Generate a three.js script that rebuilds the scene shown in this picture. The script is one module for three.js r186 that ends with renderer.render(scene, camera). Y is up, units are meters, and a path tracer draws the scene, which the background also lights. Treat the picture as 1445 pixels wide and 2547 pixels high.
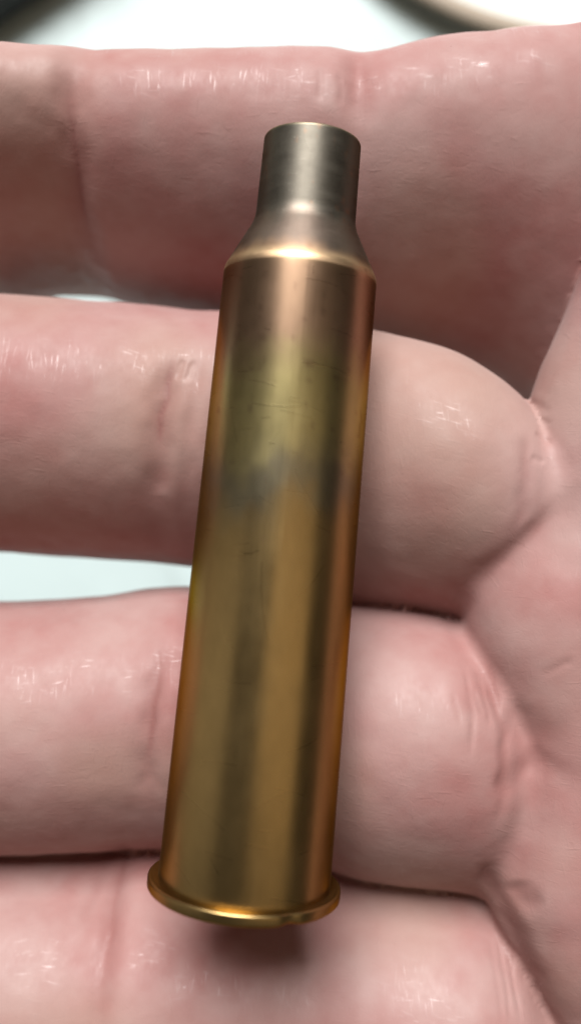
import * as THREE from 'three';
import { RectAreaLightUniformsLib } from 'three/addons/lights/RectAreaLightUniformsLib.js';
import { mergeVertices } from 'three/addons/utils/BufferGeometryUtils.js';
RectAreaLightUniformsLib.init();

// Hand space: millimetres, x to the fingers' root, y towards the little finger, z away from the table; the eye is the origin.
// World: metres, y up, the table top at y = 0.
const EYE = 0.205, F = 2400, CX = 722.5, CY = 1273.5;
const W = (x, y, z) => new THREE.Vector3(x / 1000, EYE + z / 1000, -y / 1000);
const at = (px, py, depth) => [(px - CX) * depth / F, (CY - py) * depth / F, -depth];

// ---------------------------------------------------------------- camera, light, exposure
const scene = new THREE.Scene();
const camera = new THREE.PerspectiveCamera(2 * Math.atan(CY / F) * 180 / Math.PI, 580 / 1024, 0.002, 20);
camera.position.set(0, EYE, 0);
camera.up.set(0, 0, -1);
camera.lookAt(0, 0, 0);
camera.focus = 0.0625;
camera.userData.fStop = 18;
scene.add(camera);
const renderer = new THREE.WebGLRenderer({ antialias: true });
renderer.setSize(580, 1024);
renderer.toneMapping = THREE.LinearToneMapping;
renderer.toneMappingExposure = 1;
renderer.shadowMap.enabled = true;
scene.background = new THREE.Color(0.05, 0.043, 0.034);

function areaLight(name, dir, dist, w, h, color, intensity) {
  const l = new THREE.RectAreaLight(new THREE.Color(...color), intensity, w, h);
  l.name = name;
  const d = new THREE.Vector3(...dir).normalize().multiplyScalar(dist);
  l.position.set(d.x, EYE - 0.065 + d.z, -d.y);
  l.lookAt(0, EYE - 0.065, 0);
  scene.add(l);
}
areaLight('ceiling_lamp', [-0.07, 0.72, 0.68], 1.6, 0.9, 0.9, [1.0, 0.985, 0.965], 25.5);
areaLight('added_band_light_right', [0.47, -0.1, 0.88], 2.0, 0.9, 2.0, [1.0, 0.78, 0.52], 0.7);  // unseen light, added so the brass reflects a warm band right of centre
areaLight('added_band_light_left', [-0.94, -0.05, 0.36], 2.0, 0.7, 2.0, [1.0, 0.92, 0.78], 0.5);  // unseen light, added for the reflected band on the left of the brass

// ---------------------------------------------------------------- noise
function rng(seed) { let s = seed >>> 0; return () => { s = (s + 0x6d2b79f5) | 0; let t = Math.imul(s ^ (s >>> 15), 1 | s); t = (t + Math.imul(t ^ (t >>> 7), 61 | t)) ^ t; return ((t ^ (t >>> 14)) >>> 0) / 4294967296; }; }
const hash3 = (x, y, z) => { let h = Math.imul(x, 374761393) ^ Math.imul(y, 668265263) ^ Math.imul(z, 1274126177); h = Math.imul(h ^ (h >>> 13), 1274126177); return ((h ^ (h >>> 16)) >>> 0) / 4294967296; };
function noise3(x, y, z) {
  const ix = Math.floor(x), iy = Math.floor(y), iz = Math.floor(z); let u = x - ix, v = y - iy, w = z - iz;
  u = u * u * (3 - 2 * u); v = v * v * (3 - 2 * v); w = w * w * (3 - 2 * w);
  const l = (a, b, t) => a + (b - a) * t, h = (a, b, c) => hash3(ix + a, iy + b, iz + c);
  return l(l(l(h(0, 0, 0), h(1, 0, 0), u), l(h(0, 1, 0), h(1, 1, 0), u), v), l(l(h(0, 0, 1), h(1, 0, 1), u), l(h(0, 1, 1), h(1, 1, 1), u), v), w) * 2 - 1;
}
const fbm = (x, y, z, n = 3) => { let s = 0, a = 1, t = 0; for (let i = 0; i < n; i++) { s += a * noise3(x, y, z); t += a; a *= 0.5; x = x * 2.03 + 7.1; y = y * 2.03 + 3.7; z = z * 2.03 + 1.3; } return s / t; };
const clamp = (x, a = 0, b = 1) => Math.min(b, Math.max(a, x));
const smooth = (a, b, x) => { const t = clamp((x - a) / (b - a)); return t * t * (3 - 2 * t); };
const lerp = (a, b, t) => a + (b - a) * t;
const mix3 = (a, b, t) => [lerp(a[0], b[0], t), lerp(a[1], b[1], t), lerp(a[2], b[2], t)];

// ---------------------------------------------------------------- table top
{
  const N = 512, data = new Uint8Array(N * N * 4);
  for (let j = 0; j < N; j++) for (let i = 0; i < N; i++) {
    const x = i / N * 12, y = j / N * 12;
    const vein = Math.pow(1 - Math.abs(fbm(x * 0.6 + fbm(x, y, 3) * 1.2, y * 0.6, 9, 4)), 14);
    const k = 1 - 0.07 * vein + 0.015 * fbm(x * 3, y * 3, 5);
    data.set([clamp(186 * k, 0, 255), clamp(202 * k, 0, 255), clamp(202 * k, 0, 255), 255], (j * N + i) * 4);
  }
  const t = new THREE.DataTexture(data, N, N); t.colorSpace = THREE.SRGBColorSpace; t.magFilter = THREE.LinearFilter;
  t.wrapS = t.wrapT = THREE.MirroredRepeatWrapping; t.repeat.set(8, 8); t.needsUpdate = true;
  const g = new THREE.BoxGeometry(1.6, 0.03, 1.6); g.translate(0, -0.015, 0);
  const m = new THREE.Mesh(g, new THREE.MeshStandardMaterial({ map: t, roughness: 0.5 }));
  m.name = 'table_top'; m.receiveShadow = m.castShadow = true;
  m.userData = { kind: 'structure', label: 'white faintly veined table top far below the hand' };
  scene.add(m);
}

// ---------------------------------------------------------------- the hand, as a distance field
const VT = 11.6, LEAN = [0.52, 0.18, 0.16, 0.02];
// rows: pixel x, upper edge, lower edge, depth of the ridge
const FINGERS = [
  { rows: [[-700, 280, 590, 65.3], [-560, 230, 625, 64.8], [-300, 215, 690, 65.3], [0, 234, 708, 65.8], [90, 234, 686, 66], [195, 242, 690, 66.3], [290, 228, 722, 66], [600, 226, 786, 66], [800, 226, 822, 66.2], [890, 237, 842, 66.4], [1010, 212, 864, 66.2], [1200, 194, 925, 66.6], [1330, 190, 1010, 67.4], [1445, 182, 1050, 69], [1700, 190, 1010, 71], [2000, 200, 1050, 72]] },
  { rows: [[-1300, 800, 1250, 63], [-1150, 740, 1310, 62.5], [-400, 750, 1372, 64], [0, 748, 1382, 65], [150, 757, 1392, 65.4], [290, 766, 1400, 65.7], [400, 776, 1409, 66.1], [480, 786, 1418, 66], [600, 790, 1432, 66], [700, 800, 1465, 66], [850, 820, 1510, 65.2], [930, 838, 1524, 64.0], [1010, 856, 1530, 63.0], [1110, 888, 1548, 62.4], [1210, 948, 1570, 62.9], [1300, 1030, 1580, 64.2], [1400, 1130, 1590, 66.5], [1900, 1180, 1600, 69]] },
  { rows: [[-1400, 1560, 2040, 62], [-1250, 1500, 2090, 61.5], [-400, 1498, 2128, 64], [0, 1489, 2122, 65], [250, 1475, 2116, 65.4], [380, 1456, 2110, 65.8], [450, 1450, 2108, 65.5], [700, 1466, 2130, 65.4], [800, 1485, 2155, 64.9], [880, 1496, 2180, 63.6], [960, 1502, 2195, 62.8], [1060, 1514, 2205, 62.3], [1170, 1545, 2215, 63], [1290, 1620, 2150, 65.5], [1900, 1650, 2150, 68]] },
  { rows: [[-1000, 2200, 2680, 62], [-850, 2145, 2750, 61.5], [-400, 2126, 2780, 63], [0, 2114, 2775, 64.6], [245, 2105, 2768, 65.3], [390, 2098, 2765, 64.9], [650, 2130, 2790, 65], [760, 2146, 2810, 65], [880, 2160, 2820, 63.8], [1000, 2166, 2850, 62.8], [1120, 2175, 2870, 62.4], [1220, 2200, 2880, 63], [1290, 2245, 2900, 64.2], [1400, 2330, 2900, 66], [1900, 2380, 2920, 68]] },
];
function sampler(xs, ys) {   // monotone cubic
  const n = xs.length, s = [], m = [];
  for (let i = 0; i < n - 1; i++) s[i] = (ys[i + 1] - ys[i]) / (xs[i + 1] - xs[i]);
  m[0] = s[0]; m[n - 1] = s[n - 2];
  for (let i = 1; i < n - 1; i++) m[i] = s[i - 1] * s[i] <= 0 ? 0 : 2 * s[i - 1] * s[i] / (s[i - 1] + s[i]);
  const x0 = xs[0], x1 = xs[n - 1], T = 1024, tab = new Float64Array(T + 1);
  for (let k = 0, i = 0; k <= T; k++) {
    const x = x0 + (x1 - x0) * k / T; while (i < n - 2 && x > xs[i + 1]) i++;
    const h = xs[i + 1] - xs[i], t = (x - xs[i]) / h, t2 = t * t, t3 = t2 * t;
    tab[k] = (2 * t3 - 3 * t2 + 1) * ys[i] + (t3 - 2 * t2 + t) * h * m[i] + (3 * t2 - 2 * t3) * ys[i + 1] + (t3 - t2) * h * m[i + 1];
  }
  return (x) => { const k = clamp((x - x0) / (x1 - x0)) * T, a = Math.min(T - 1, Math.floor(k)); return tab[a] + (tab[a + 1] - tab[a]) * (k - a); };
}
for (const f of FINGERS) {
  const X = [], YC = [], HH = [], ZC = [];
  for (const [px, t, b, rd] of f.rows) {
    const dc = rd + VT, s = dc / F;
    X.push((px - CX) * s); YC.push((CY - (t + b) / 2) * s); HH.push((b - t) / 2 * s * 0.985); ZC.push(-dc);
  }
  f.lean = LEAN[FINGERS.indexOf(f)]; f.x0 = X[0]; f.x1 = X[X.length - 1]; f.yc = sampler(X, YC); f.hh = sampler(X, HH); f.zc = sampler(X, ZC);
}
function fingerField(f, x, y, z) {
  const xx = clamp(x, f.x0 + 4, f.x1), h = f.hh(xx), dy = (y - f.yc(xx)) / h, dz = (z - f.zc(xx) - (f === FINGERS[0] ? f.lean + 0.3 * smooth(-13.5, -17, x) : f.lean) * dy * h) / VT;
  let dx = (x - xx) / 6; if (x > xx) dx *= 1;
  const p = 2.05, q = Math.pow(Math.pow(Math.abs(dy), p) + Math.pow(Math.abs(dz), p) + Math.pow(Math.abs(dx), p), 1 / p);
  return (q - 1) * Math.min(h, VT);
}
const smin = (a, b, k) => { const h = k - Math.abs(a - b); return h <= 0 ? Math.min(a, b) : Math.min(a, b) - h * h / (4 * k); };
function ell(c, r, rot = 0) { const cs = Math.cos(rot), sn = Math.sin(rot), m = Math.min(...r); return (x, y, z) => { const a = x - c[0], b = y - c[1], e = z - c[2], u = (a * cs + b * sn) / r[0], v = (-a * sn + b * cs) / r[1], w = e / r[2]; return (Math.sqrt(u * u + v * v + w * w) - 1) * m; }; }
function cap(a, b, ra, rb) { const d = [b[0] - a[0], b[1] - a[1], b[2] - a[2]], L = d[0] * d[0] + d[1] * d[1] + d[2] * d[2]; return (x, y, z) => { const t = clamp(((x - a[0]) * d[0] + (y - a[1]) * d[1] + (z - a[2]) * d[2]) / L); return Math.hypot(x - a[0] - d[0] * t, y - a[1] - d[1] * t, z - a[2] - d[2] * t) - lerp(ra, rb, t); }; }
// pads at the fingers' roots, in view: [pixel x, pixel y, depth of the centre, half sizes in mm, turn in the palm's plane]
const pad = (px, py, d, r, rot) => ell(at(px, py, d), r, rot);
const PADS = [
  pad(1250, 1560, 77, [6, 4, 5], 0), pad(1230, 2170, 77, [6, 4, 5], 0),
];
// the edge of the palm over the fingers' roots
const EDGE = [[1690, 640], [1612, 900], [1548, 1050], [1522, 1200], [1492, 1370], [1402, 1500], [1400, 1590], [1452, 1730], [1474, 1860], [1452, 2050], [1440, 2180], [1512, 2330], [1610, 2547], [1720, 2800]];
for (let i = 0; i + 1 < EDGE.length; i++) PADS.push(cap(at(...EDGE[i], 68.2), at(...EDGE[i + 1], 68.2), 6, 6));
const PALM = [
  ell([55, -2, -76], [34, 42, 14]), ell([46, 22, -75], [20, 15, 14]), ell([42, -8, -75.5], [19, 30, 12.5]),
  cap([85, 0, -82], [130, 0, -86], 24, 21),
  cap([74, -24, -76], [50, -50, -72], 15, 11.5), cap([50, -50, -72], [22, -64, -70], 11, 10), cap([22, -64, -70], [-2, -68, -70], 10, 8),
];
// grooves of the skin: points in pixels at the given depth, width and depth in mm, redness
const G = (pts, d, w, deep, red = 0.6, side = 0) => ({ p: pts.map(([x, y]) => at(x, y, d)), w, deep, red });
const GROOVES = [
  G([[196, 90], [190, 300], [182, 500], [170, 760]], 67, 1.1, 0.5, 0.7), G([[888, 100], [884, 220], [880, 330], [874, 560]], 67, 0.9, 0.3, 0.3),
  G([[793, 190], [787, 290]], 67, 0.25, 0.06, 0.1), G([[835, 200], [850, 290]], 67, 0.25, 0.06, 0.1),
  G([[440, 850], [424, 940], [404, 1040], [386, 1150], [372, 1230], [362, 1480]], 66.5, 1.0, 0.42, 0.9), G([[505, 850], [488, 960], [468, 1090], [455, 1350]], 66.5, 0.6, 0.16, 0.3),
  G([[455, 885], [440, 950]], 66, 0.2, 0.09, 0), G([[480, 890], [462, 955]], 66, 0.2, 0.09, 0),
  G([[404, 1560], [392, 1680], [376, 1800], [368, 1920], [372, 2140]], 66.3, 0.9, 0.36, 0.9), G([[452, 1600], [436, 1700], [416, 1980]], 66.3, 0.55, 0.12, 0.3),
  G([[385, 1620], [392, 1680]], 66, 0.15, 0.07, 0),
  G([[268, 2130], [262, 2200], [256, 2320], [250, 2420], [244, 2680]], 66, 0.8, 0.34, 0.7), G([[222, 2180], [200, 2290], [180, 2360]], 66, 0.45, 0.14, 0.5),
  G([[436, 880], [420, 960], [402, 1050], [388, 1130]], 66.3, 0.22, 0.07, 0.9), G([[400, 1640], [388, 1740], [376, 1840], [372, 1900]], 66.2, 0.22, 0.07, 0.9), G([[262, 2180], [258, 2300], [254, 2420]], 65.8, 0.22, 0.07, 0.6), G([[190, 200], [186, 360], [178, 560]], 67, 0.25, 0.07, 0.8),
  // root of the middle finger
  G([[1150, 1640], [1160, 1720], [1158, 1800], [1150, 1870]], 65, 0.22, 0.09, 0.1), G([[1182, 1650], [1196, 1740], [1205, 1800]], 65, 0.22, 0.1, 0.2), G([[1200, 1640], [1226, 1740], [1246, 1830], [1240, 1960], [1226, 2080]], 64, 0.4, 0.22, 0.9), G([[1190, 2160], [1220, 2190], [1260, 2270], [1302, 2355], [1375, 2547], [1440, 2720]], 63.5, 0.6, 0.3, 0.8),
  G([[1120, 1700], [1132, 1800]], 65, 0.2, 0.04, 0), G([[1168, 1700], [1185, 1770]], 65, 0.18, 0.06, 0),
  // root of the index finger
  G([[1265, 2390], [1272, 2560]], 64, 0.18, 0.07, 0), G([[1285, 2380], [1300, 2560]], 64, 0.18, 0.07, 0), G([[1240, 2380], [1248, 2560]], 64, 0.2, 0.05, 0),
  // root of the ring finger and the palm
  G([[1308, 1050], [1296, 1120], [1294, 1200], [1284, 1290], [1262, 1360]], 64, 0.5, 0.12, 0.5),
  G([[1150, 1490], [1250, 1410], [1380, 1290], [1480, 1190]], 62.5, 0.8, 0.26, 0.6), G([[1240, 2010], [1300, 1940], [1350, 1900], [1460, 1960]], 62, 0.9, 0.2, 0.3),
  G([[1290, 2230], [1315, 2262], [1360, 2275]], 62, 0.7, 0.25, 0.6),
  G([[1400, 930], [1425, 960], [1450, 1000]], 58, 0.25, 0.1, 0.1), G([[1395, 1050], [1420, 1070], [1450, 1085]], 58, 0.25, 0.12, 0.1), G([[1360, 1120], [1400, 1150]], 59, 0.2, 0.07, 0), G([[1410, 1000], [1450, 1030]], 58, 0.25, 0.1, 0),
  G([[1360, 1700], [1450, 1640]], 60, 0.3, 0.06, 0.1), G([[1250, 1790], [1330, 1830], [1450, 1850]], 62, 1.2, 0.25, 0.9),
];
for (const g of GROOVES) { g.lo = [Infinity, Infinity]; g.hi = [-Infinity, -Infinity]; for (const p of g.p) for (let c = 0; c < 2; c++) { g.lo[c] = Math.min(g.lo[c], p[c] - g.w * 3); g.hi[c] = Math.max(g.hi[c], p[c] + g.w * 3); } }
function grooveAt(g, x, y) {
  if (x < g.lo[0] || y < g.lo[1] || x > g.hi[0] || y > g.hi[1]) return 0;
  const wx = x + 0.14 * noise3(x * 0.9, y * 0.9, 3), wy = y + 0.14 * noise3(x * 0.9, y * 0.9, 8);
  let best = 1e9, along = 0; const n = g.p.length - 1;
  for (let i = 0; i < n; i++) {
    const a = g.p[i], b = g.p[i + 1], dx = b[0] - a[0], dy = b[1] - a[1], t = clamp(((wx - a[0]) * dx + (wy - a[1]) * dy) / (dx * dx + dy * dy));
    const q = Math.hypot(wx - a[0] - dx * t, wy - a[1] - dy * t); if (q < best) { best = q; along = (i + t) / n; }
  }
  return Math.exp(-best * best / (g.w * g.w)) * smooth(0, 0.3, along) * smooth(1, 0.7, along) * (0.85 + 0.25 * noise3(x * 0.5, y * 0.5, 5));
}
function body(x, y, z) {
  let d = 1e9;
  for (const f of FINGERS) { if (x > f.x1 + 6) continue; d = smin(d, fingerField(f, x, y, z), 0.35); }
  if (x > 2) { let p = 1e9; for (const e of PADS) p = smin(p, e(x, y, z), 2.5); d = smin(d, p, y > 3.5 ? lerp(1.2, 0.3, smooth(3.5, 6.5, y)) : 1.2); }
  if (x > 10 || y < -45) { let p = 1e9; for (const e of PALM) p = smin(p, e(x, y, z), 8); d = smin(d, p, 2.5); }
  return d;
}
const inView = (x, y, z, m) => z > -78 && Math.abs(x) < -z * CX / F + m && Math.abs(y) < -z * CY / F + m;
function skin(x, y, z) {
  let d = body(x, y, z);
  if (z > -76) { let s = 0; for (const g of GROOVES) s += g.deep * grooveAt(g, x, y); d += Math.min(s, 0.6) * smooth(-76, -71, z); }
  d += 0.075 * fbm(x * 0.35, y * 0.35, z * 0.35, 2) + 0.008 * fbm(x * 1.2, y * 1.6, z * 1.6, 2);
  return d;
}

function meshHand() {
  const cell = 0.55, lo = [-68, -80, -104], n = [Math.ceil(190 / cell), Math.ceil(136 / cell), Math.ceil(52 / cell)];
  const [nx, ny, nz] = n, id = (i, j, k) => (k * ny + j) * nx + i, val = new Float32Array(nx * ny * nz).fill(9);
  // a coarse pass leaves far blocks out
  const B = 8;
  for (let k0 = 0; k0 < nz; k0 += B) for (let j0 = 0; j0 < ny; j0 += B) for (let i0 = 0; i0 < nx; i0 += B) {
    const c = body(lo[0] + (i0 + B / 2) * cell, lo[1] + (j0 + B / 2) * cell, lo[2] + (k0 + B / 2) * cell);
    const far = Math.abs(c) > B * cell * 1.6;
    for (let k = k0; k < Math.min(nz, k0 + B); k++) for (let j = j0; j < Math.min(ny, j0 + B); j++) for (let i = i0; i < Math.min(nx, i0 + B); i++)
      val[id(i, j, k)] = far ? c : body(lo[0] + i * cell, lo[1] + j * cell, lo[2] + k * cell);
  }
  let pos = [], tri = []; const vid = new Int32Array(nx * ny * nz).fill(-1);
  for (let k = 0; k < nz - 1; k++) for (let j = 0; j < ny - 1; j++) for (let i = 0; i < nx - 1; i++) {
    let sx = 0, sy = 0, sz = 0, c = 0, mask = 0;
    const v = [];
    for (let q = 0; q < 8; q++) { v[q] = val[id(i + (q & 1), j + (q >> 1 & 1), k + (q >> 2))]; if (v[q] < 0) mask |= 1 << q; }
    if (mask === 0 || mask === 255) continue;
    for (let q = 0; q < 8; q++) for (let b = 1; b < 8; b <<= 1) { const r = q | b; if (r === q || (v[q] < 0) === (v[r] < 0)) continue; const t = v[q] / (v[q] - v[r]); sx += (q & 1) + (b === 1 ? t : 0); sy += (q >> 1 & 1) + (b === 2 ? t : 0); sz += (q >> 2) + (b === 4 ? t : 0); c++; }
    vid[id(i, j, k)] = pos.length / 3;
    pos.push(lo[0] + (i + sx / c) * cell, lo[1] + (j + sy / c) * cell, lo[2] + (k + sz / c) * cell);
  }
  const quad = (a, b, c, d, flip) => { if (a < 0 || b < 0 || c < 0 || d < 0) return; flip ? tri.push(a, c, b, a, d, c) : tri.push(a, b, c, a, c, d); };
  for (let k = 1; k < nz - 1; k++) for (let j = 1; j < ny - 1; j++) for (let i = 1; i < nx - 1; i++) {
    const a = val[id(i, j, k)] < 0;
    if (a !== val[id(i + 1, j, k)] < 0) quad(vid[id(i, j - 1, k - 1)], vid[id(i, j, k - 1)], vid[id(i, j, k)], vid[id(i, j - 1, k)], !a);
    if (a !== val[id(i, j + 1, k)] < 0) quad(vid[id(i - 1, j, k - 1)], vid[id(i - 1, j, k)], vid[id(i, j, k)], vid[id(i, j, k - 1)], !a);
    if (a !== val[id(i, j, k + 1)] < 0) quad(vid[id(i - 1, j - 1, k)], vid[id(i, j - 1, k)], vid[id(i, j, k)], vid[id(i - 1, j, k)], !a);
  }
  // split the triangles in view, conforming at the border, and pull every vertex onto the skin
  for (let level = 0; level < 2; level++) {
    const mid = new Map(), out = [], nv = () => pos.length / 3;
    const half = (a, b) => {
      const key = a < b ? a * 4194304 + b : b * 4194304 + a; let m = mid.get(key);
      if (m === undefined) {
        const x = (pos[a * 3] + pos[b * 3]) / 2, y = (pos[a * 3 + 1] + pos[b * 3 + 1]) / 2, z = (pos[a * 3 + 2] + pos[b * 3 + 2]) / 2;
        m = inView(x, y, z, 2.5 - level) ? nv() : -1; if (m >= 0) pos.push(x, y, z); mid.set(key, m);
      }
      return m;
    };
    for (let t = 0; t < tri.length; t += 3) {
      let a = tri[t], b = tri[t + 1], c = tri[t + 2], ab = half(a, b), bc = half(b, c), ca = half(c, a), k = (ab >= 0) + (bc >= 0) + (ca >= 0);
      if (k === 0) out.push(a, b, c);
      else if (k === 3) out.push(a, ab, ca, ab, b, bc, ca, bc, c, ab, bc, ca);
      else {
        for (let r = 0; r < 2 && !(k === 1 ? ab >= 0 : ca < 0); r++) [a, b, c, ab, bc, ca] = [b, c, a, bc, ca, ab];
        if (k === 1) out.push(a, ab, c, ab, b, c); else out.push(ab, b, bc, a, ab, bc, a, bc, c);
      }
    }
    tri = out;
    for (let i = 0; i < pos.length; i += 3) {
      if (level && !inView(pos[i], pos[i + 1], pos[i + 2], 2.5)) continue;
      for (let s = 0; s < 2; s++) {
        const x = pos[i], y = pos[i + 1], z = pos[i + 2], e = 0.06, d = skin(x, y, z);
        let gx = skin(x + e, y, z) - d, gy = skin(x, y + e, z) - d, gz = skin(x, y, z + e) - d; const L = Math.hypot(gx, gy, gz) || 1;
        const st = clamp(d * e / L, -0.35, 0.35); pos[i] -= st * gx / L; pos[i + 1] -= st * gy / L; pos[i + 2] -= st * gz / L;
      }
    }
  }
  return { pos, tri };
}
{
  const { pos, tri } = meshHand(), n = pos.length / 3;
  const P = new Float32Array(n * 3), C = new Float32Array(n * 3), UV = new Float32Array(n * 2), chart = new Uint8Array(n);
  const unroll = (q, x, y, z) => { if (q === 9) return [x / 40, y / 40]; const f = FINGERS[q]; let a = Math.atan2(y - f.yc(x), z - f.zc(x)); return [x / 40, (q * 27.3 + a * 8.6) / 40]; };
  for (let i = 0; i < n; i++) {
    const x = pos[i * 3], y = pos[i * 3 + 1], z = pos[i * 3 + 2];
    P[i * 3] = x / 1000; P[i * 3 + 1] = EYE + z / 1000; P[i * 3 + 2] = -y / 1000;
    // unrolled round the nearest finger, in millimetres
    let best = 1e9, k = 0; FINGERS.forEach((f, q) => { const d = fingerField(f, x, y, z); if (d < best) { best = d; k = q; } });
    const f = FINGERS[k];
    chart[i] = best < 1 ? k : 9;
    if (best < 1) { const a = Math.atan2(y - f.yc(x), z - f.zc(x)); UV[i * 2] = x / 40; UV[i * 2 + 1] = (k * 27.3 + a * 8.6) / 40; } else { UV[i * 2] = x / 40; UV[i * 2 + 1] = y / 40; }
    let red = 0; if (z > -76) for (const g of GROOVES) red += g.red * grooveAt(g, x, y);
    const big = fbm(x * 0.16 + 5, y * 0.16, z * 0.16, 3), small = fbm(x * 0.8, y * 0.8, z * 0.8 + 9, 3), yel = fbm(x * 0.11 + 31, y * 0.11 + 7, 2, 2);
    let c = mix3([0.44, 0.278, 0.26], [0.37, 0.172, 0.16], clamp(0.44 + 0.85 * big + 0.3 * small));
    c = mix3(c, [0.425, 0.30, 0.232], clamp(yel * 0.6));
    c = mix3(c, [0.25, 0.10, 0.09], clamp(red * 0.5));
    C.set(c, i * 3);
  }
  const flat = new THREE.BufferGeometry();
  flat.setAttribute('position', new THREE.BufferAttribute(P, 3)); flat.setIndex(new THREE.BufferAttribute(Uint32Array.from(tri), 1)); flat.computeVertexNormals();
  // where two unrollings meet, a triangle keeps to one of them
  const NN = flat.attributes.normal.array, pP = Array.from(P), pC = Array.from(C), pN = Array.from(NN), pU = Array.from(UV), twin = new Map();
  for (let t = 0; t < tri.length; t += 3) {
    const q = chart[tri[t]];
    for (let c = 1; c < 3; c++) {
      const v = tri[t + c]; if (chart[v] === q) continue;
      const key = v * 16 + q; let w = twin.get(key);
      if (w === undefined) {
        w = pP.length / 3; twin.set(key, w); const u = unroll(q, pos[v * 3], pos[v * 3 + 1], pos[v * 3 + 2]);
        for (let e = 0; e < 3; e++) { pP.push(P[v * 3 + e]); pC.push(C[v * 3 + e]); pN.push(NN[v * 3 + e]); } pU.push(u[0], u[1]);
      }
      tri[t + c] = w;
    }
  }
  const g = new THREE.BufferGeometry(), attr = (a, k) => new THREE.BufferAttribute(Float32Array.from(a), k);
  g.setAttribute('position', attr(pP, 3)); g.setAttribute('color', attr(pC, 3)); g.setAttribute('normal', attr(pN, 3)); g.setAttribute('uv', attr(pU, 2));
  g.setIndex(new THREE.BufferAttribute(Uint32Array.from(tri), 1));
  console.log('hand', n, tri.length / 3);
  // fine lines of the skin over 40 mm
  const N = 2048, h = new Float32Array(N * N), R = rng(7);
  const dash = (x, y, len, wid, ang, amp) => {
    const cs = Math.cos(ang), sn = Math.sin(ang), r = Math.ceil(len / 2 + wid * 2), ph = R() * 9;
    for (let j = -r; j <= r; j++) for (let i = -r; i <= r; i++) {
      const u = i * cs + j * sn, v = -i * sn + j * cs + Math.sin(u * 0.04 + ph) * wid * 0.8; if (Math.abs(u) > len / 2 || Math.abs(v) > wid * 2) continue;
      const k = ((((y | 0) + j) % N + N) % N) * N + ((((x | 0) + i) % N + N) % N);
      h[k] += amp * Math.exp(-v * v / (wid * wid)) * (1 - (2 * u / len) ** 2);
    }
  };
  const clump = (x, y, q) => smooth(-0.35, 0.6, noise3(x / N * 16, y / N * 16, q));
  for (let i = 0; i < 7000; i++) { const x = R() * N, y = R() * N, k = clump(x, y, 2); if (R() < k) dash(x, y, 12 + R() * 60, 1.8 + R() * 1.4, (R() - 0.5) * 0.3, (R() < 0.6 ? 1 : -0.6) * (0.3 + 0.9 * R() * R())); }
  for (let i = 0; i < 7000; i++) { const x = R() * N, y = R() * N, k = clump(x, y, 6); if (R() < k) dash(x, y, 12 + R() * 50, 1.8 + R() * 1.4, Math.PI / 2 + (R() - 0.5) * 0.5, (R() < 0.65 ? 1 : -0.6) * (0.3 + 0.9 * R() * R())); }
  for (let i = 0; i < 6000; i++) dash(R() * N, R() * N, 10 + R() * 40, 1.5 + R(), R() * 3.14, -0.25 - 0.3 * R());
  const data = new Uint8Array(N * N * 4), rough = new Uint8Array(N * N * 4), coat = new Uint8Array(N * N * 4);
  for (let j = 0; j < N; j++) for (let i = 0; i < N; i++) {
    const u = i / N * 40, v = j / N * 40, k = j * N + i;
    const sheenN = smooth(0.1, 0.6, noise3(u * 0.4, v * 0.4, 3)), ridges = Math.sin((v * 2.1 + 0.9 * noise3(u * 0.35, v * 0.35, 4)) * 6.283) * (0.5 + 0.5 * noise3(u * 0.5, v * 0.5, 8));
    const b = clamp(128 + h[k] * 44 + ridges * 3 + 3 * noise3(u * 4, v * 4, 1) + 9 * noise3(u * 7, v * 7, 5) + 9 * noise3(u * 13, v * 13, 6), 0, 255);
    data.set([b, b, b, 255], k * 4);
    const r = clamp(190 - 18 * sheenN + 20 * noise3(u * 5, v * 4, 12) - Math.max(0, h[k]) * 65, 60, 255); rough.set([r, r, r, 255], k * 4);
    const w = clamp(110 + 45 * noise3(u * 1.3, v * 1.3, 15) + 115 * Math.max(0, h[k]), 0, 255); coat.set([w, w, w, 255], k * 4);
  }
  const tex = (d) => { const t = new THREE.DataTexture(d, N, N); t.magFilter = THREE.LinearFilter; t.wrapS = t.wrapT = THREE.RepeatWrapping; t.needsUpdate = true; return t; };
  const skinMat = new THREE.MeshPhysicalMaterial({ vertexColors: true, roughness: 1, bumpMap: tex(data), bumpScale: 0.000042, specularIntensity: 0.3, ior: 1.42, transmission: 0.26, thickness: 0, clearcoat: 1, clearcoatMap: tex(coat), clearcoatRoughness: 0.66, clearcoatRoughnessMap: tex(rough) });
  const m = new THREE.Mesh(g, skinMat);
  m.name = 'hand'; m.castShadow = m.receiveShadow = true;
  m.userData = { label: 'open bare hand seen from its palm side, four fingers pointing left under the brass case', category: 'hand' };
  scene.add(m);
}

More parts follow.
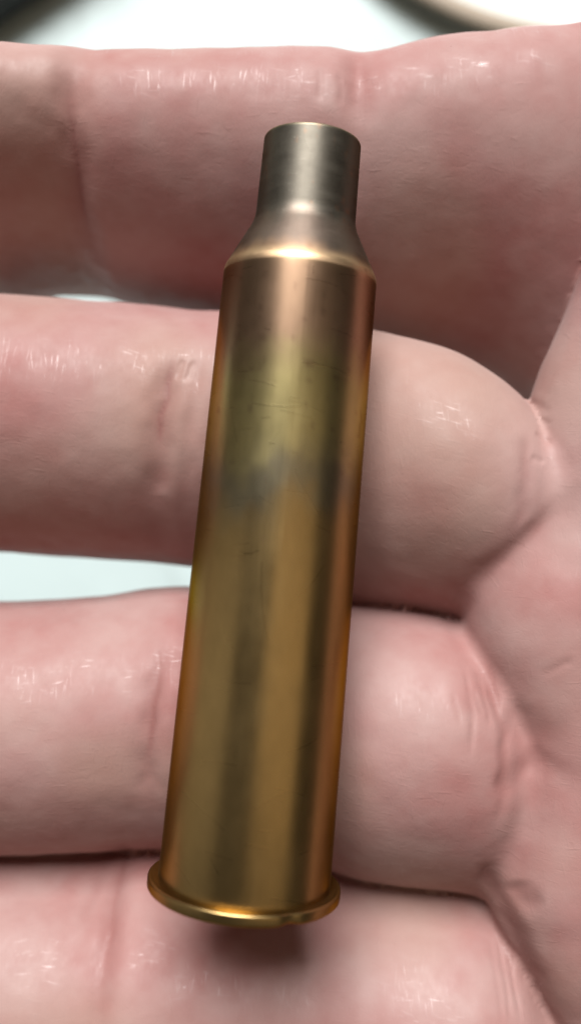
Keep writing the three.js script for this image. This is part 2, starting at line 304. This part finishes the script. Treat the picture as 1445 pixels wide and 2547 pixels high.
// ---------------------------------------------------------------- the brass cartridge case
{
  const base = at(606, 2215, 60.2), mouth = at(777.5, 356, 61.8);
  const A = W(...base), B = W(...mouth), L = A.distanceTo(B) * 1000;
  const root = new THREE.Group(); root.name = 'cartridge_case'; scene.add(root);
  root.position.copy(A); root.quaternion.setFromUnitVectors(new THREE.Vector3(0, 1, 0), B.clone().sub(A).normalize());
  root.userData = { label: 'empty brass bottleneck cartridge case with a rim, lying across the four fingers', category: 'cartridge case' };
  const rm = 3.1, yN = L - 5.35, yS = L - 8.65, rS = 4.86, rB = 5.36;   // mouth radius, neck foot, shoulder foot
  const V = (r, y) => new THREE.Vector2(r / 1000, y / 1000);
  const curve = (pts, n) => { const c = new THREE.SplineCurve(pts.map((p) => V(...p))); return c.getPoints(n); };
  const line = (a, b, n) => Array.from({ length: n + 1 }, (_, i) => V(lerp(a[0], b[0], i / n), lerp(a[1], b[1], i / n)));
  const fillet = (a, b, c, r, n) => {   // round the corner b of a-b-c
    const u = new THREE.Vector2(a[0] - b[0], a[1] - b[1]).normalize(), v = new THREE.Vector2(c[0] - b[0], c[1] - b[1]).normalize(), o = [];
    const p = [b[0] + u.x * r, b[1] + u.y * r], q = [b[0] + v.x * r, b[1] + v.y * r];
    for (let i = 0; i <= n; i++) { const t = i / n; o.push(V((1 - t) ** 2 * p[0] + 2 * t * (1 - t) * b[0] + t * t * q[0], (1 - t) ** 2 * p[1] + 2 * t * (1 - t) * b[1] + t * t * q[1])); }
    return o;
  };
  const pBody0 = [rB - 0.02, 1.25], pS = [rS, yS], pN = [rm + 0.09, yN], pM = [rm, L];
  const fS = fillet(pBody0, pS, pN, 0.28, 14), fN = fillet(pS, pN, pM, 0.6, 14);
  const yFade = (y) => y;
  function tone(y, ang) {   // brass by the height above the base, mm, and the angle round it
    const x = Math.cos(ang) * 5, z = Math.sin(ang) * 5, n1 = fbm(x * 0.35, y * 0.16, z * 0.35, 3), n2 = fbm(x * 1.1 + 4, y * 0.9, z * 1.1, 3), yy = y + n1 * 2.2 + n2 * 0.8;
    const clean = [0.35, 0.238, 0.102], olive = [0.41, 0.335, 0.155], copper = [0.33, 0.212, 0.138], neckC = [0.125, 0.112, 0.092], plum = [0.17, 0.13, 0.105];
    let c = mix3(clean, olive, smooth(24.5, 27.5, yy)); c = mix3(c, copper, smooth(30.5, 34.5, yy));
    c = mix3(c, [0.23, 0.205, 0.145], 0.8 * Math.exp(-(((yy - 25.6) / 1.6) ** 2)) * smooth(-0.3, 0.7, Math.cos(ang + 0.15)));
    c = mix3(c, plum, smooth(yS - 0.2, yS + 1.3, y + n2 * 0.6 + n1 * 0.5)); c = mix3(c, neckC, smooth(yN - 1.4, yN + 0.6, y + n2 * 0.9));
    c = mix3(c, [0.56, 0.39, 0.23], Math.exp(-(((y - yS - 0.05 + 0.1 * n2) / 0.4) ** 2)) * 0.85);  // highlight ring at the shoulder foot, painted into the colour
    c = mix3(c, [0.74, 0.6, 0.3], smooth(L - 0.12, L - 0.03, y) * 0.22);  // small glint on the mouth lip, put into its colour
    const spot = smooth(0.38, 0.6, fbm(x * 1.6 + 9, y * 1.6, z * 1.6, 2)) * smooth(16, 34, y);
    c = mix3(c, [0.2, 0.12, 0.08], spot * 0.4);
    const k = 1 + 0.07 * n2 + 0.05 * fbm(x * 4, y * 1.2, z * 4, 2);
    return c.map((v) => clamp(v * k, 0, 1));
  }
  const scratch = (() => {
    const N = 1024, a = new Float32Array(N * N), d = new Uint8Array(N * N * 4), R = rng(21);
    for (let i = 0; i < 260; i++) {
      let x = R() * N, y = R() * N; const ang = R() < 0.6 ? (R() - 0.5) * 0.5 : R() * 6.28, len = 10 + R() * R() * 140, k = (R() - 0.5) * 0.01, amp = 0.3 + R() * 0.7;
      for (let s = 0, t = ang; s < len; s++, t += k) { x += Math.cos(t); y += Math.sin(t); a[((y | 0) % N + N) % N * N + ((x | 0) % N + N) % N] = amp; }
    }
    for (let j = 0; j < N; j++) for (let i = 0; i < N; i++) {
      const k = j * N + i, u = i / N, v = j / N, grain = noise3(u * 420, v * 26, 2) * 0.5 + noise3(u * 60, v * 60, 6) * 0.5;
      const b = clamp(128 + grain * 10 + a[k] * 70, 0, 255), r = clamp(150 + 18 * fbm(u * 16, v * 16, 7, 3) + grain * 6 - a[k] * 40, 0, 255);
      d.set([b, r, 255, 255], k * 4);
    }
    const t = new THREE.DataTexture(d, N, N); t.magFilter = THREE.LinearFilter; t.wrapS = t.wrapT = THREE.RepeatWrapping; t.needsUpdate = true; return t;
  })();
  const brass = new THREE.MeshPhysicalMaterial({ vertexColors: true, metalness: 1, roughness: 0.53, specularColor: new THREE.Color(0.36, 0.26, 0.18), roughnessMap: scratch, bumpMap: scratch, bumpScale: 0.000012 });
  const tarnished = brass.clone(); tarnished.roughness = 0.78;
  const nick = (r, y, a) => {   // the dented spot on the rim's edge
    const k = Math.exp(-(((a - 0.42) / 0.09) ** 2)) * smooth(5.3, 6, r); return [r - 0.12 * k, y + (y < 0.5 ? 0.16 * k : -0.03 * k)];
  };
  function part(name, profile, dent, mat = brass) {
    const g = new THREE.LatheGeometry(profile, 192), p = g.attributes.position, c = new Float32Array(p.count * 3);
    for (let i = 0; i < p.count; i++) {
      const a = Math.atan2(p.getX(i), p.getZ(i)); let r = Math.hypot(p.getX(i), p.getZ(i)) * 1000, y = p.getY(i) * 1000;
      if (dent) { [r, y] = dent(r, y, a); p.setXYZ(i, Math.sin(a) * r / 1000, y / 1000, Math.cos(a) * r / 1000); }
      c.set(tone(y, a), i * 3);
    }
    if (dent) { const n = g.attributes.normal.clone(); g.computeVertexNormals(); const m = g.attributes.normal; for (let i = 0; i < p.count; i++) { const seam = Math.abs(g.attributes.uv.getX(i) - 0.5) > 0.499; if (seam) m.setXYZ(i, n.getX(i), n.getY(i), n.getZ(i)); } }
    g.setAttribute('color', new THREE.BufferAttribute(c, 3));
    const m = new THREE.Mesh(g, mat); m.name = name; m.castShadow = m.receiveShadow = true; root.add(m); return m;
  }
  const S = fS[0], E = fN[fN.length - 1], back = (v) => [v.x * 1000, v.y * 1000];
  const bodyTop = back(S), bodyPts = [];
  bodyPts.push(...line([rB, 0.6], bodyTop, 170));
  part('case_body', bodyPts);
  part('shoulder', [...fS, ...line(back(fS[14]), back(fN[0]), 16).slice(1, -1), ...fN], null, tarnished).userData.label = 'heat darkened sloping shoulder with a highlight painted along its lower edge';
  part('neck', [...line(back(E), [rm, L - 0.08], 40), V(rm - 0.03, L - 0.02), V(rm - 0.09, L), V(rm - 0.22, L), V(rm - 0.3, L - 0.05), ...line([rm - 0.31, L - 0.2], [rm - 0.31, yN], 12), V(rS - 0.5, yS), V(rB - 0.7, 6), V(1, 5)], null, tarnished).userData.label = 'dark grey brown tarnished neck with an open mouth';
  part('rim', [V(2.3, 0), V(5.7, 0), V(5.84, 0.01), V(5.96, 0.1), V(6.0, 0.16), V(6.01, 0.2), V(6.01, 0.45), V(6.01, 0.62), V(6.0, 0.68), V(5.95, 0.74), V(5.9, 0.765), V(5.84, 0.775), V(5.74, 0.78), V(5.7, 0.765), V(5.66, 0.78), V(5.5, 0.79), V(5.36, 0.79), V(5.1, 0.79)], nick).userData.label = 'yellow brass rim with a small nick at its edge';
  part('primer', [V(0.0005, 0.06), V(0.9, 0.09), V(1.9, 0.07), V(2.15, 0.02), V(2.3, 0)]);
}

// ---------------------------------------------------------------- things on the table, far behind the hand
{
  const dish = new THREE.Group(); dish.name = 'dish'; const c = at(1470, -722, 200); dish.position.set(c[0] / 1000, 0, -c[1] / 1000); scene.add(dish);
  dish.userData = { label: 'pale round dish edge with a brown rim, blurred behind the fingers at upper right', category: 'dish' };
  const v = (r, y) => new THREE.Vector2(r / 1000, y / 1000);
  const well = new THREE.Mesh(new THREE.LatheGeometry([v(0.01, 2.2), v(45, 2.4), v(56, 3.2), v(63, 5.2), v(66, 6.0)], 128), new THREE.MeshStandardMaterial({ color: new THREE.Color(0.68, 0.73, 0.71), roughness: 0.35 }));
  well.name = 'well';
  const rim = new THREE.Mesh(new THREE.LatheGeometry([v(66, 6.0), v(67.4, 6.5), v(69, 6.4), v(70, 5.6), v(69.6, 4.6), v(60, 1.2), v(46, 0.3), v(0.01, 0.3)], 128), new THREE.MeshStandardMaterial({ color: new THREE.Color(0.36, 0.29, 0.22), roughness: 0.5 }));
  rim.name = 'rim'; rim.userData.label = 'brown glazed edge of the dish';
  for (const m of [well, rim]) { m.castShadow = m.receiveShadow = true; dish.add(m); }
}
{
  const s = new THREE.Shape(), w = 0.06, h = 0.035, r = 0.008;
  s.moveTo(-w + r, -h); s.lineTo(w - r, -h); s.quadraticCurveTo(w, -h, w, -h + r); s.lineTo(w, h - r); s.quadraticCurveTo(w, h, w - r, h); s.lineTo(-w + r, h); s.quadraticCurveTo(-w, h, -w, h - r); s.lineTo(-w, -h + r); s.quadraticCurveTo(-w, -h, -w + r, -h);
  const g = new THREE.ExtrudeGeometry(s, { depth: 0.006, bevelEnabled: true, bevelSize: 0.002, bevelThickness: 0.002, bevelSegments: 4, curveSegments: 10 });
  g.translate(0, 0, 0.002); g.rotateX(-Math.PI / 2);
  const m = new THREE.Mesh(g, new THREE.MeshStandardMaterial({ color: new THREE.Color(0.012, 0.012, 0.011), roughness: 0.6 }));
  m.name = 'flat_case'; const c = at(-45, 15, 197), ang = 0.6;
  m.rotation.y = ang; m.position.set(c[0] / 1000 - Math.sin(ang) * h, 0, -c[1] / 1000 - Math.cos(ang) * h);
  m.castShadow = m.receiveShadow = true;
  m.userData = { label: 'black flat object with a slanting edge, blurred in the upper left corner', category: 'case' };
  scene.add(m);
}
renderer.render(scene, camera);
